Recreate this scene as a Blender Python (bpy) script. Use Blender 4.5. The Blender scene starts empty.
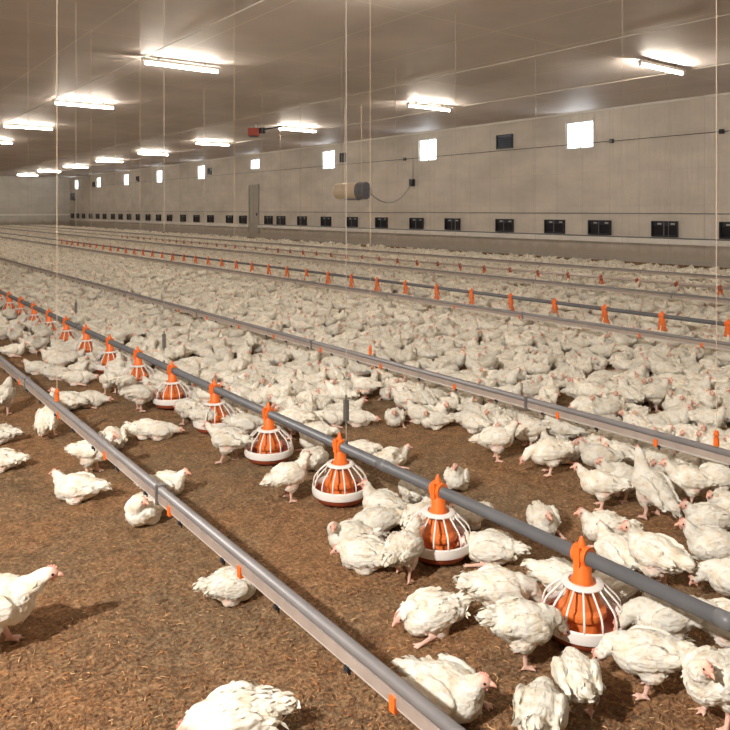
import bpy, bmesh, math, random
import numpy as np
from mathutils import Vector, Matrix, Euler, noise

random.seed(7); rng = np.random.default_rng(7)
SC = bpy.context.scene
C = SC.collection
PI = math.pi
# ---------------------------------------------------------------- geometry of the place
H = 1.8                       # camera height
CA, SA = 0.795, 0.607         # view yaw against the house axis (Y = along the house, X = across)
WALL, LEFT, FAR, BACK, CEIL = 22.5, -8.4, 84.6, -6.0, 5.46
def house(x, d):              # camera-frame ground coordinates -> house coordinates
    return x*CA + d*SA, -x*SA + d*CA
def cam_of(X, Y):
    return X*CA - Y*SA, X*SA + Y*CA
def ground(px, py, z=0.0):
    d = 714*(H-z)/(py-210); x = (px-365)*d/714
    return house(x, d)
def on_line(X, px):           # Y of the point of a line X=const seen in column px
    d = 898*X/(px+180.0)
    return (d - SA*X)/CA
def proj(X, Y, Z=0.0):
    x, d = cam_of(X, Y)
    return 365+714*x/d, 210+714*(H-Z)/d, d

# ---------------------------------------------------------------- materials
def new_mat(name):
    m = bpy.data.materials.new(name); m.use_nodes = True
    nt = m.node_tree; b = nt.nodes['Principled BSDF']
    return m, nt, b
def plain(name, col, rough=.5, metal=0, var=.12, scale=18, bump=0.0, spec=.5, coord='Object'):
    m, nt, b = new_mat(name)
    tc = nt.nodes.new('ShaderNodeTexCoord')
    n = nt.nodes.new('ShaderNodeTexNoise'); n.inputs['Scale'].default_value = scale; n.inputs['Detail'].default_value = 5
    nt.links.new(tc.outputs[coord], n.inputs['Vector'])
    r = nt.nodes.new('ShaderNodeMix'); r.data_type = 'RGBA'
    r.inputs['A'].default_value = (*[c*(1-var) for c in col], 1); r.inputs['B'].default_value = (*[min(1, c*(1+var)) for c in col], 1)
    nt.links.new(n.outputs['Fac'], r.inputs['Factor']); nt.links.new(r.outputs['Result'], b.inputs['Base Color'])
    b.inputs['Roughness'].default_value = rough; b.inputs['Metallic'].default_value = metal
    b.inputs['Specular IOR Level'].default_value = spec
    if bump:
        bp = nt.nodes.new('ShaderNodeBump'); bp.inputs['Strength'].default_value = bump; bp.inputs['Distance'].default_value = .01
        nt.links.new(n.outputs['Fac'], bp.inputs['Height']); nt.links.new(bp.outputs['Normal'], b.inputs['Normal'])
    return m
M = {}
M['grey_pipe'] = plain('grey_pipe', (.13, .13, .135), .42, 0, .2, 9, .05)
M['rail_grey'] = plain('rail_grey', (.24, .225, .22), .45, .15, .2, 6)
M['rail_pink'] = plain('rail_pale', (.50, .42, .37), .38, .35, .22, 14)
M['pvc_white'] = plain('pvc_white', (.68, .62, .56), .35, 0, .14, 12)
M['orange'] = plain('orange_plastic', (.86, .17, .022), .42, 0, .12, 25)
M['orange_dirty'] = plain('orange_cone', (.70, .17, .035), .5, 0, .25, 22)
M['pan_red'] = plain('pan_red', (.40, .085, .03), .5, 0, .3, 15)
M['white_plastic'] = plain('white_plastic', (.82, .78, .72), .4, 0, .08, 20)
M['dark'] = plain('dark_plastic', (.018, .02, .028), .35, 0, .2, 20)
M['steel'] = plain('steel', (.3, .3, .3), .4, .8, .15, 20)
M['cord'] = plain('cord', (.72, .55, .40), .8, 0, .1, 30)
M['grey_cord'] = plain('grey_cord', (.50, .44, .37), .8, 0, .1, 30)
M['ledge'] = plain('ledge_white', (.84, .82, .77), .6, 0, .15, 2)
M['frame_white'] = plain('frame_white', (.66, .63, .57), .55, 0, .1, 6)
M['door_grey'] = plain('door_grey', (.42, .39, .34), .6, 0, .15, 4)
M['heater_tan'] = plain('heater_tan', (.72, .60, .45), .45, .1, .12, 5)
M['heater_grey'] = plain('heater_grey', (.2, .2, .22), .45, .3, .2, 8)
M['red_paint'] = plain('red_paint', (.5, .07, .04), .45, 0, .2, 8)
M['skin'] = plain('bird_skin', (.70, .32, .25), .55, 0, .2, 60)
M['beak'] = plain('beak_horn', (.80, .42, .30), .45, 0, .1, 60)
M['eye'] = plain('eye_dark', (.02, .012, .01), .15, 0, .1, 60)
M['vent_blue'] = plain('vent_blue', (.05, .065, .10), .35, .2, .3, 4)

def feather_mat():
    m, nt, b = new_mat('feathers')
    L = nt.links
    tc = nt.nodes.new('ShaderNodeTexCoord'); oi = nt.nodes.new('ShaderNodeObjectInfo')
    at = nt.nodes.new('ShaderNodeAttribute'); at.attribute_name = 'tint'
    sep = nt.nodes.new('ShaderNodeSeparateColor'); L.new(at.outputs['Color'], sep.inputs['Color'])
    n1 = nt.nodes.new('ShaderNodeTexNoise'); n1.inputs['Scale'].default_value = 22; n1.inputs['Detail'].default_value = 4
    n2 = nt.nodes.new('ShaderNodeTexNoise'); n2.inputs['Scale'].default_value = 120; n2.inputs['Detail'].default_value = 4
    mp = nt.nodes.new('ShaderNodeMapping'); mp.inputs['Scale'].default_value = (.35, 1, 1)
    L.new(tc.outputs['Object'], mp.inputs['Vector']); L.new(mp.outputs['Vector'], n2.inputs['Vector'])
    ad = nt.nodes.new('ShaderNodeVectorMath'); ad.operation = 'ADD'
    L.new(tc.outputs['Object'], ad.inputs[0]); L.new(oi.outputs['Random'], ad.inputs[1]); L.new(ad.outputs['Vector'], n1.inputs['Vector'])
    cr = nt.nodes.new('ShaderNodeValToRGB'); cr.color_ramp.elements[0].position = .30; cr.color_ramp.elements[0].color = (.72, .62, .46, 1)
    cr.color_ramp.elements[1].position = .56; cr.color_ramp.elements[1].color = (.815, .785, .69, 1)
    L.new(n1.outputs['Fac'], cr.inputs['Fac'])
    mxs = nt.nodes.new('ShaderNodeMix'); mxs.data_type = 'RGBA'; mxs.inputs['B'].default_value = (.74, .38, .28, 1)
    L.new(cr.outputs['Color'], mxs.inputs['A']); L.new(sep.outputs['Red'], mxs.inputs['Factor'])
    n3 = nt.nodes.new('ShaderNodeTexNoise'); n3.inputs['Scale'].default_value = 34; n3.inputs['Detail'].default_value = 3; L.new(ad.outputs['Vector'], n3.inputs['Vector'])
    dr = nt.nodes.new('ShaderNodeMapRange'); dr.inputs['From Min'].default_value = .60; dr.inputs['From Max'].default_value = .74; dr.inputs['To Max'].default_value = .55; L.new(n3.outputs['Fac'], dr.inputs['Value'])
    md = nt.nodes.new('ShaderNodeMix'); md.data_type = 'RGBA'; md.inputs['B'].default_value = (.46, .31, .20, 1)
    L.new(mxs.outputs['Result'], md.inputs['A']); L.new(dr.outputs['Result'], md.inputs['Factor'])
    # per-bird variation
    mu = nt.nodes.new('ShaderNodeMath'); mu.operation = 'MULTIPLY_ADD'; mu.inputs[1].default_value = .26; mu.inputs[2].default_value = .84
    L.new(oi.outputs['Random'], mu.inputs[0])
    mu2 = nt.nodes.new('ShaderNodeMath'); mu2.operation = 'ADD'; L.new(mu.outputs[0], mu2.inputs[0]); L.new(sep.outputs['Blue'], mu2.inputs[1])
    mv = nt.nodes.new('ShaderNodeVectorMath'); mv.operation = 'SCALE'
    L.new(md.outputs['Result'], mv.inputs[0]); L.new(mu2.outputs[0], mv.inputs['Scale'])
    L.new(mv.outputs['Vector'], b.inputs['Base Color'])
    b.inputs['Roughness'].default_value = .85; b.inputs['Specular IOR Level'].default_value = .15
    bp = nt.nodes.new('ShaderNodeBump'); bp.inputs['Strength'].default_value = .8; bp.inputs['Distance'].default_value = .006
    L.new(n2.outputs['Fac'], bp.inputs['Height']); L.new(bp.outputs['Normal'], b.inputs['Normal'])
    return m
M['feathers'] = feather_mat()

def litter_mat():
    m, nt, b = new_mat('litter_floor'); L = nt.links
    tc = nt.nodes.new('ShaderNodeTexCoord')
    def no(scale, det, sc=(1, 1, 1)):
        mp = nt.nodes.new('ShaderNodeMapping'); mp.inputs['Scale'].default_value = sc
        n = nt.nodes.new('ShaderNodeTexNoise'); n.inputs['Scale'].default_value = scale; n.inputs['Detail'].default_value = det; n.inputs['Roughness'].default_value = .65
        L.new(tc.outputs['Object'], mp.inputs['Vector']); L.new(mp.outputs['Vector'], n.inputs['Vector']); return n
    big = no(1.1, 4); fine = no(55, 8); mid = no(12, 6)
    c1 = nt.nodes.new('ShaderNodeValToRGB'); e = c1.color_ramp.elements
    e[0].position = .28; e[0].color = (.075, .045, .028, 1); e[1].position = .72; e[1].color = (.46, .32, .20, 1)
    x = e.new(.5); x.color = (.25, .172, .103, 1)
    L.new(fine.outputs['Fac'], c1.inputs['Fac'])
    c2 = nt.nodes.new('ShaderNodeValToRGB'); e = c2.color_ramp.elements
    e[0].position = .35; e[0].color = (.72, .66, .60, 1); e[1].position = .65; e[1].color = (1.15, 1.05, .95, 1)
    L.new(mid.outputs['Fac'], c2.inputs['Fac'])
    mu = nt.nodes.new('ShaderNodeMix'); mu.data_type = 'RGBA'; mu.blend_type = 'MULTIPLY'; mu.inputs['Factor'].default_value = 1
    L.new(c1.outputs['Color'], mu.inputs['A']); L.new(c2.outputs['Color'], mu.inputs['B'])
    c3 = nt.nodes.new('ShaderNodeValToRGB'); e = c3.color_ramp.elements
    e[0].position = .4; e[0].color = (1.12, 1.0, .9, 1); e[1].position = .62; e[1].color = (.86, .92, .95, 1)
    L.new(big.outputs['Fac'], c3.inputs['Fac'])
    m2 = nt.nodes.new('ShaderNodeMix'); m2.data_type = 'RGBA'; m2.blend_type = 'MULTIPLY'; m2.inputs['Factor'].default_value = 1
    L.new(mu.outputs['Result'], m2.inputs['A']); L.new(c3.outputs['Color'], m2.inputs['B'])
    L.new(m2.outputs['Result'], b.inputs['Base Color'])
    b.inputs['Roughness'].default_value = .95; b.inputs['Specular IOR Level'].default_value = .1
    bp = nt.nodes.new('ShaderNodeBump'); bp.inputs['Strength'].default_value = .9; bp.inputs['Distance'].default_value = .012
    L.new(fine.outputs['Fac'], bp.inputs['Height']); L.new(bp.outputs['Normal'], b.inputs['Normal'])
    return m
M['litter'] = litter_mat()
def shav_mat():
    m, nt, b = new_mat('shavings'); L = nt.links
    at = nt.nodes.new('ShaderNodeAttribute'); at.attribute_name = 'tint'
    cr = nt.nodes.new('ShaderNodeValToRGB'); e = cr.color_ramp.elements
    e[0].position = 0; e[0].color = (.11, .045, .02, 1); e[1].position = 1; e[1].color = (.66, .43, .22, 1)
    x = e.new(.45); x.color = (.30, .125, .042, 1); x = e.new(.8); x.color = (.48, .21, .07, 1)
    sep = nt.nodes.new('ShaderNodeSeparateColor'); L.new(at.outputs['Color'], sep.inputs['Color'])
    L.new(sep.outputs['Red'], cr.inputs['Fac']); L.new(cr.outputs['Color'], b.inputs['Base Color'])
    b.inputs['Roughness'].default_value = .8
    return m
M['shavings'] = shav_mat()

def wall_mat(name, col, axis, seam=1.15, low=None):
    """panelled wall: fine vertical ribs, wider seams, mild stains; axis = which object axis runs along the wall"""
    m, nt, b = new_mat(name); L = nt.links
    tc = nt.nodes.new('ShaderNodeTexCoord'); sx = nt.nodes.new('ShaderNodeSeparateXYZ'); L.new(tc.outputs['Object'], sx.inputs['Vector'])
    def math_(op, a, bv):
        n = nt.nodes.new('ShaderNodeMath'); n.operation = op
        L.new(a, n.inputs[0]); n.inputs[1].default_value = bv; return n.outputs[0]
    along = sx.outputs[axis]
    seamv = math_('LESS_THAN', math_('MODULO', math_('ADD', along, 100.0), seam), .035)
    hz = math_('LESS_THAN', math_('MODULO', math_('ADD', sx.outputs['Z'], 10.05), 1.2), .025)
    n1 = nt.nodes.new('ShaderNodeTexNoise'); n1.inputs['Scale'].default_value = .55; n1.inputs['Detail'].default_value = 7; n1.inputs['Roughness'].default_value = .6
    mp = nt.nodes.new('ShaderNodeMapping'); mp.inputs['Scale'].default_value = (1, 1, 2.2)
    L.new(tc.outputs['Object'], mp.inputs['Vector']); L.new(mp.outputs['Vector'], n1.inputs['Vector'])
    cr = nt.nodes.new('ShaderNodeValToRGB'); e = cr.color_ramp.elements
    e[0].position = .32; e[0].color = (*[c*.86 for c in col], 1); e[1].position = .68; e[1].color = (*[min(1, c*1.1) for c in col], 1)
    L.new(n1.outputs['Fac'], cr.inputs['Fac'])
    mx = nt.nodes.new('ShaderNodeMix'); mx.data_type = 'RGBA'; L.new(cr.outputs['Color'], mx.inputs['A']); mx.inputs['B'].default_value = (*[c*.72 for c in col], 1)
    ms = nt.nodes.new('ShaderNodeMath'); ms.operation = 'MULTIPLY_ADD'; L.new(seamv, ms.inputs[0]); ms.inputs[1].default_value = .5
    mh = math_('MULTIPLY', hz, .28); L.new(mh, ms.inputs[2]); L.new(ms.outputs[0], mx.inputs['Factor'])
    out = mx.outputs['Result']
    if low:      # dirty splash zone, a stain with its own edge
        ns = nt.nodes.new('ShaderNodeTexNoise'); ns.inputs['Scale'].default_value = 2.5; ns.inputs['Detail'].default_value = 6
        L.new(tc.outputs['Object'], ns.inputs['Vector'])
        ad = nt.nodes.new('ShaderNodeMath'); ad.operation = 'MULTIPLY_ADD'; L.new(ns.outputs['Fac'], ad.inputs[0]); ad.inputs[1].default_value = .5; L.new(sx.outputs['Z'], ad.inputs[2])
        lt = nt.nodes.new('ShaderNodeMapRange'); lt.inputs['From Min'].default_value = .95; lt.inputs['From Max'].default_value = .6; L.new(ad.outputs[0], lt.inputs['Value'])
        m3 = nt.nodes.new('ShaderNodeMix'); m3.data_type = 'RGBA'; L.new(out, m3.inputs['A']); m3.inputs['B'].default_value = (*low, 1); 
        mf = math_('MULTIPLY', lt.outputs['Result'], .75); L.new(mf, m3.inputs['Factor']); out = m3.outputs['Result']
    L.new(out, b.inputs['Base Color']); b.inputs['Roughness'].default_value = .7
    wv = nt.nodes.new('ShaderNodeMath'); wv.operation = 'SINE'; L.new(math_('MULTIPLY', along, 2*PI/.19), wv.inputs[0])
    bp = nt.nodes.new('ShaderNodeBump'); bp.inputs['Strength'].default_value = .35; bp.inputs['Distance'].default_value = .01
    L.new(wv.outputs[0], bp.inputs['Height']); L.new(bp.outputs['Normal'], b.inputs['Normal'])
    return m
M['wall_side'] = wall_mat('wall_panels', (.68, .63, .56), 'Y', 1.15, (.38, .33, .26))
M['wall_end'] = wall_mat('wall_end_panels', (.62, .59, .53), 'X', 1.15, (.30, .25, .19))

def ceil_mat():
    m, nt, b = new_mat('ceiling_panels'); L = nt.links
    tc = nt.nodes.new('ShaderNodeTexCoord')
    br = nt.nodes.new('ShaderNodeTexBrick'); br.offset = .0
    br.inputs['Color1'].default_value = (.68, .62, .585, 1); br.inputs['Color2'].default_value = (.72, .66, .625, 1)
    br.inputs['Mortar'].default_value = (.84, .78, .71, 1)
    br.inputs['Scale'].default_value = 1; br.inputs['Mortar Size'].default_value = .022; br.inputs['Mortar Smooth'].default_value = .2
    br.inputs['Brick Width'].default_value = 2.2; br.inputs['Row Height'].default_value = 5.0
    L.new(tc.outputs['Object'], br.inputs['Vector'])
    n = nt.nodes.new('ShaderNodeTexNoise'); n.inputs['Scale'].default_value = .5; n.inputs['Detail'].default_value = 5; L.new(tc.outputs['Object'], n.inputs['Vector'])
    mu = nt.nodes.new('ShaderNodeMix'); mu.data_type = 'RGBA'; mu.blend_type = 'MULTIPLY'; mu.inputs['Factor'].default_value = 1
    cr = nt.nodes.new('ShaderNodeValToRGB'); cr.color_ramp.elements[0].position = .3; cr.color_ramp.elements[0].color = (.85, .85, .85, 1)
    cr.color_ramp.elements[1].position = .7; cr.color_ramp.elements[1].color = (1.08, 1.08, 1.08, 1)
    L.new(n.outputs['Fac'], cr.inputs['Fac']); L.new(br.outputs['Color'], mu.inputs['A']); L.new(cr.outputs['Color'], mu.inputs['B'])
    L.new(mu.outputs['Result'], b.inputs['Base Color'])
    b.inputs['Roughness'].default_value = .58; b.inputs['Specular IOR Level'].default_value = .35
    return m
M['ceiling'] = ceil_mat()
def glass_mat():
    m, nt, b = new_mat('window_glass'); nt.nodes.remove(b)
    o = nt.nodes['Material Output']; t = nt.nodes.new('ShaderNodeBsdfTransparent'); g = nt.nodes.new('ShaderNodeBsdfGlossy')
    g.inputs['Roughness'].default_value = .1; x = nt.nodes.new('ShaderNodeMixShader'); x.inputs[0].default_value = .08
    nt.links.new(t.outputs[0], x.inputs[1]); nt.links.new(g.outputs[0], x.inputs[2]); nt.links.new(x.outputs[0], o.inputs['Surface'])
    return m
M['glass'] = glass_mat()
def tube_mat():
    m, nt, b = new_mat('lit_tube'); nt.nodes.remove(b)
    e = nt.nodes.new('ShaderNodeEmission'); e.inputs['Color'].default_value = (1, .885, .74, 1); e.inputs['Strength'].default_value = TUBE
    nt.links.new(e.outputs[0], nt.nodes['Material Output'].inputs['Surface'])
    return m
TUBE = 118.0
M['tube'] = tube_mat()

# ---------------------------------------------------------------- mesh helpers
def link(name, me, mat=None, parent=None, smooth=False):
    if mat and len(me.materials) == 0: me.materials.append(M[mat])
    if smooth: me.polygons.foreach_set('use_smooth', [True]*len(me.polygons))
    o = bpy.data.objects.new(name, me); C.objects.link(o)
    if parent: o.parent = parent
    return o
class MB:
    def __init__(s): s.v = []; s.f = []
    def add(s, V, F):
        n = len(s.v); s.v += [tuple(p) for p in V]; s.f += [tuple(i+n for i in f) for f in F]; return s
    def box(s, x0, x1, y0, y1, z0, z1):
        V = [(x, y, z) for z in (z0, z1) for y in (y0, y1) for x in (x0, x1)]
        return s.add(V, [(0, 2, 3, 1), (4, 5, 7, 6), (0, 1, 5, 4), (2, 6, 7, 3), (0, 4, 6, 2), (1, 3, 7, 5)])
    def tube(s, pts, radii, n=10, cap=True, squash=None):
        pts = [Vector(p) for p in pts]
        if not hasattr(radii, '__len__'): radii = [radii]*len(pts)
        V = []; up = None
        for i, p in enumerate(pts):
            t = (pts[min(i+1, len(pts)-1)] - pts[max(i-1, 0)]).normalized()
            if up is None:
                up = Vector((0, 0, 1)) if abs(t.z) < .9 else Vector((1, 0, 0))
            a = t.cross(up).normalized(); b_ = a.cross(t).normalized(); up = b_
            for k in range(n):
                w = 2*PI*k/n
                V.append(p + (a*math.cos(w) + b_*math.sin(w)*(squash or 1))*radii[i])
        F = []
        for i in range(len(pts)-1):
            for k in range(n):
                k2 = (k+1) % n
                F.append((i*n+k, i*n+k2, (i+1)*n+k2, (i+1)*n+k))
        if cap:
            F.append(tuple(range(n))[::-1]); F.append(tuple((len(pts)-1)*n+k for k in range(n)))
        return s.add(V, F)
    def lathe(s, prof, n=24, c=(0, 0), ribs=0, ribamp=0):
        V = []
        for (r, z) in prof:
            for k in range(n):
                w = 2*PI*k/n; rr = r*(1+ribamp*math.cos(ribs*w)) if ribs else r
                V.append((c[0]+rr*math.cos(w), c[1]+rr*math.sin(w), z))
        F = []
        for i in range(len(prof)-1):
            for k in range(n):
                k2 = (k+1) % n
                F.append((i*n+k, i*n+k2, (i+1)*n+k2, (i+1)*n+k))
        return s.add(V, F)
    def ell(s, c, r, rot=None, u=14, v=9):
        R = rot.to_matrix() if isinstance(rot, Euler) else (rot or Matrix.Identity(3))
        V = [Vector((0, 0, -1))]
        for j in range(1, v):
            a = PI*j/v - PI/2
            for k in range(u):
                w = 2*PI*k/u; V.append(Vector((math.cos(a)*math.cos(w), math.cos(a)*math.sin(w), math.sin(a))))
        V.append(Vector((0, 0, 1)))
        F = [(0, 1+(k+1) % u, 1+k) for k in range(u)]
        for j in range(v-2):
            for k in range(u):
                a = 1+j*u+k; b_ = 1+j*u+(k+1) % u; F.append((a, b_, b_+u, a+u))
        top = len(V)-1; base = 1+(v-2)*u
        F += [(base+k, base+(k+1) % u, top) for k in range(u)]
        c = Vector(c)
        return s.add([c + R @ Vector((p.x*r[0], p.y*r[1], p.z*r[2])) for p in V], F)
    def mesh(s, name='m'):
        me = bpy.data.meshes.new(name); me.from_pydata(s.v, [], s.f); me.update(); return me
    def build(s, name, mat, parent=None, smooth=False, loc=None):
        o = link(name, s.mesh(name), mat, parent, smooth)
        if loc: o.location = loc
        return o
def autosmooth(o, deg=40):
    me = o.data; bm = bmesh.new(); bm.from_mesh(me)
    for f in bm.faces: f.smooth = True
    for e in bm.edges:
        if len(e.link_faces) == 2 and e.calc_face_angle(0) > math.radians(deg): e.smooth = False
    bm.to_mesh(me); bm.free(); return o
def tag(o, label=None, cat=None, group=None, kind=None):
    if label: o['label'] = label
    if cat: o['category'] = cat
    if group: o['group'] = group
    if kind: o['kind'] = kind
    return o
def empty(name, loc=(0, 0, 0), rz=0):
    o = bpy.data.objects.new(name, None); o.empty_display_size = .1; C.objects.link(o); o.location = loc; o.rotation_euler = (0, 0, rz); return o
def copy_tree(root):
    r = root.copy(); C.objects.link(r)
    for ch in list(root.children):
        c = ch.copy(); C.objects.link(c); c.parent = r
        for g in list(ch.children):
            d = g.copy(); C.objects.link(d); d.parent = c
    return r

# ================================================================= SETTING
def floor_mesh():
    def axis(lo, hi, a, b_, st, far):
        xs = list(np.arange(a, b_, st)); x = b_; s_ = st
        while x < hi: xs.append(x); s_ = min(s_*1.25, far); x += s_
        xs.append(hi); x = a; s_ = st
        while True:
            s_ = min(s_*1.25, far); x -= s_
            if x <= lo: break
            xs.insert(0, x)
        xs.insert(0, lo); return np.array(xs)
    xs = axis(LEFT, WALL, -.6, 5.6, .022, 1.0); ys = axis(BACK, FAR, -.3, 7.2, .022, 2.5)
    V = []
    for y in ys:
        for x in xs:
            z = 0
            if -1.5 < x < 9 and -1.5 < y < 12:
                z = .012*noise.noise((x*3, y*3, 0)) + .008*noise.noise((x*13, y*13, 3)) + .005*noise.noise((x*34, y*34, 5))
                z = z*.9 - .003
            V.append((x, y, z))
    nx = len(xs); ny = len(ys)
    F = [(j*nx+i, j*nx+i+1, (j+1)*nx+i+1, (j+1)*nx+i) for j in range(ny-1) for i in range(nx-1)]
    me = bpy.data.meshes.new('floor'); me.from_pydata(V, [], F); me.update(); return me
fl = link('floor', floor_mesh(), 'litter', None, True); tag(fl, kind='structure')
MB().box(LEFT, WALL, BACK, FAR, CEIL, CEIL+.2).build('ceiling', 'ceiling')
tag(bpy.data.objects['ceiling'], kind='structure')

def wallY(px): return (898*WALL/(px+180.0) - SA*WALL)/CA
# high windows (opening rectangles in wall right: y0,y1,z0,z1)
win_px = [579, 427, 328, 254.5, 201, 159, 126, 98.5, 76.3]
wins = []
for i, p in enumerate(win_px):
    y = wallY(p); z0, z1 = (4.08, 5.12)
    if i == 3: z0 = 4.45
    wins.append((y-.61, y+.61, z0, z1))
wins.insert(0, (wallY(579)-8.1-.61, wallY(579)-8.1+.61, 4.08, 5.12))
def holed_wall(x0, x1, ya, yb, z0, z1, holes):
    ys = sorted({ya, yb, *[h[0] for h in holes], *[h[1] for h in holes]}); zs = sorted({z0, z1, *[h[2] for h in holes], *[h[3] for h in holes]})
    m = MB()
    for a, b_ in zip(ys, ys[1:]):
        za = z0
        hs = sorted([h for h in holes if h[0] <= a+1e-6 and h[1] >= b_-1e-6], key=lambda h: h[2])
        for h in hs:
            m.box(x0, x1, a, b_, za, h[2]); za = h[3]
        m.box(x0, x1, a, b_, za, z1)
    return m
w = holed_wall(WALL, WALL+.22, BACK, FAR, 0, CEIL, wins).build('wall_right', 'wall_side'); tag(w, kind='structure')
w = MB().box(LEFT, WALL, FAR, FAR+.22, 0, CEIL).build('wall_far', 'wall_end'); tag(w, kind='structure')
w = MB().box(LEFT-.22, LEFT, BACK, FAR, 0, CEIL).build('wall_left', 'wall_side'); tag(w, kind='structure')
w = MB().box(LEFT, WALL, BACK-.22, BACK, 0, CEIL).build('wall_back', 'wall_end'); tag(w, kind='structure')
for i, (a, b_, z0, z1) in enumerate(wins):
    yc = (a+b_)/2; wd = (b_-a)/2; hh = z1-z0
    e = empty('window_%d' % (i+1), (WALL, yc, z0)); tag(e, kind='structure')
    m = MB()
    for (p, q, r, s) in ((-wd, wd, 0, .05), (-wd, wd, hh-.05, hh), (-wd, -wd+.05, .05, hh-.05), (wd-.05, wd, .05, hh-.05), (-.018, .018, .05, hh-.05)):
        m.box(.04, .12, p, q, r, s)
    m.build('window_frame', 'frame_white', e)
    MB().box(.075, .083, -wd+.05, wd-.05, .05, hh-.05).build('window_pane', 'glass', e)
# door with frame
dy = wallY(254.3)
e = empty('door_1', (WALL, dy, .28)); tag(e, kind='structure')
MB().box(-.05, 0, -.55, -.02, 0, 3.05).box(-.05, 0, .02, .55, 0, 3.05).box(-.035, 0, -.02, .02, 0, 3.05).build('door_leaf', 'door_grey', e)
MB().box(-.09, 0, -.66, -.55, 0, 3.17).box(-.09, 0, .55, .66, 0, 3.17).box(-.09, 0, -.55, .55, 3.05, 3.17).build('door_frame', 'door_grey', e)
MB().box(-.12, -.05, -.5, -.44, 1.15, 1.33).build('door_handle', 'dark', e)
# ledges, skirting and wall conduits
t = MB().box(WALL-.14, WALL, BACK, dy-.67, .66, .84).box(WALL-.14, WALL, dy+.67, FAR, .66, .84).build('trim_1', 'ledge'); tag(t, kind='structure')
t = MB().box(LEFT, WALL-.1, FAR-.1, FAR, 1.2, 1.36).build('trim_2', 'ledge'); tag(t, kind='structure')
t = MB().box(WALL-.06, WALL, BACK, FAR, CEIL-.07, CEIL).build('trim_3', 'ledge'); tag(t, kind='structure')
t = MB().box(WALL-.05, WALL, BACK, dy-.67, 0, .16).box(WALL-.05, WALL, dy+.67, FAR, 0, .16).build('baseboard_right', 'door_grey'); tag(t, kind='structure')

def pipe_thing(name, pts, r, mat, label, cat, group=None, n=8):
    o = MB().tube(pts, r, n).build(name, mat, None, True); tag(o, label, cat, group); return o
pipe_thing('wall_conduit', [(WALL-.015, BACK, 1.68), (WALL-.015, FAR, 1.68)], .014, 'heater_grey',
           'thin dark conduit running along the right wall just above the row of air inlets', 'conduit')
cc = empty('control_wire', (WALL-.03, 0, 4.26)); tag(cc, 'thin dark wire strung high on the right wall just under the bright windows', 'wire')
MB().tube([(0, BACK+.05, 0), (0, FAR-.05, 0)], .011, 6).build('wire', 'dark', cc, True)
for p in (405, 612, 722):
    y = wallY(p); MB().box(-.06, .02, y-.07, y+.07, -.07, .07).build('wire_bracket', 'dark', cc)
pipe_thing('low_conduit', [(WALL-.12, BACK, .862), (WALL-.12, dy-.7, .862)], .022, 'heater_grey',
           'dark pipe on the pale ledge of the right wall, right of the door', 'pipe')

# ------------------------------------------------- air inlets on the right wall
inl = [735, 665, 600, 555, 505, 453, 417, 382, 352.5, 326.5, 302.5, 281.5, 269, 243.5, 230, 211, 197, 183.5, 170, 159, 148.5, 138.5, 129.5, 121, 113.5, 105, 98, 91, 84, 78, 73]
def make_inlet():
    e = empty('air_inlet')
    m = MB()
    for (p, q, r, s) in ((-.46, .46, 0, .045), (-.46, .46, .485, .53), (-.46, -.415, .045, .485), (.415, .46, .045, .485)):
        m.box(-.10, 0, p, q, r, s)
    m.build('inlet_frame', 'dark', e)
    MB().box(-.012, 0, -.415, .415, .045, .485).build('inlet_backing', 'vent_blue', e)
    f = MB().add([(-.02, -.40, .06), (-.02, .40, .06), (-.085, .40, .38), (-.085, -.40, .38), (-.005, -.40, .05), (-.005, .40, .05), (-.07, .40, .385), (-.07, -.40, .385)],
                 [(0, 1, 2, 3), (7, 6, 5, 4), (0, 4, 5, 1), (1, 5, 6, 2), (2, 6, 7, 3), (3, 7, 4, 0)]); f.build('inlet_flap', 'dark', e)
    MB().box(-.105, -.088, -.012, .012, .03, .50).build('flap_rod', 'heater_grey', e)
    for k in (-.27, .2): MB().box(-.03, -.015, k-.07, k+.07, .41, .46).build('painted_light_gap', 'frame_white', e)  # pale strips coloured to stand in for light gaps above the flap
    return e
proto = make_inlet()
for i, p in enumerate(inl):
    o = proto if i == 0 else copy_tree(proto)
    o.location = (WALL, wallY(p), .90)
    if i == 0: lab = 'black air inlet cut by the right edge of the photo, low on the right wall'
    elif i < 5: lab = 'black air inlet low on the wall, %s from the right edge' % ['', 'first whole one', 'second whole one', 'third whole one', 'fourth whole one'][i]
    elif i < 12: lab = 'small black air inlet %s' % ['below and right of the central bright window', 'right of the hanging heater by a gap', 'just right of and below the hanging heater', 'directly below the hanging heater', 'just left of and below the hanging heater', 'between door and heater, third to the right of the door', 'second one to the right of the door'][i-5]
    elif i == 12: lab = 'small black air inlet immediately to the right of the door'
    elif i == 13: lab = 'small black air inlet immediately to the left of the door'
    else: lab = 'tiny black air inlet in the distant run left of the door'
    tag(o, lab, 'air inlet', 'distant air inlets left of the door' if i > 13 else 'air inlets along the right wall')
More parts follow.
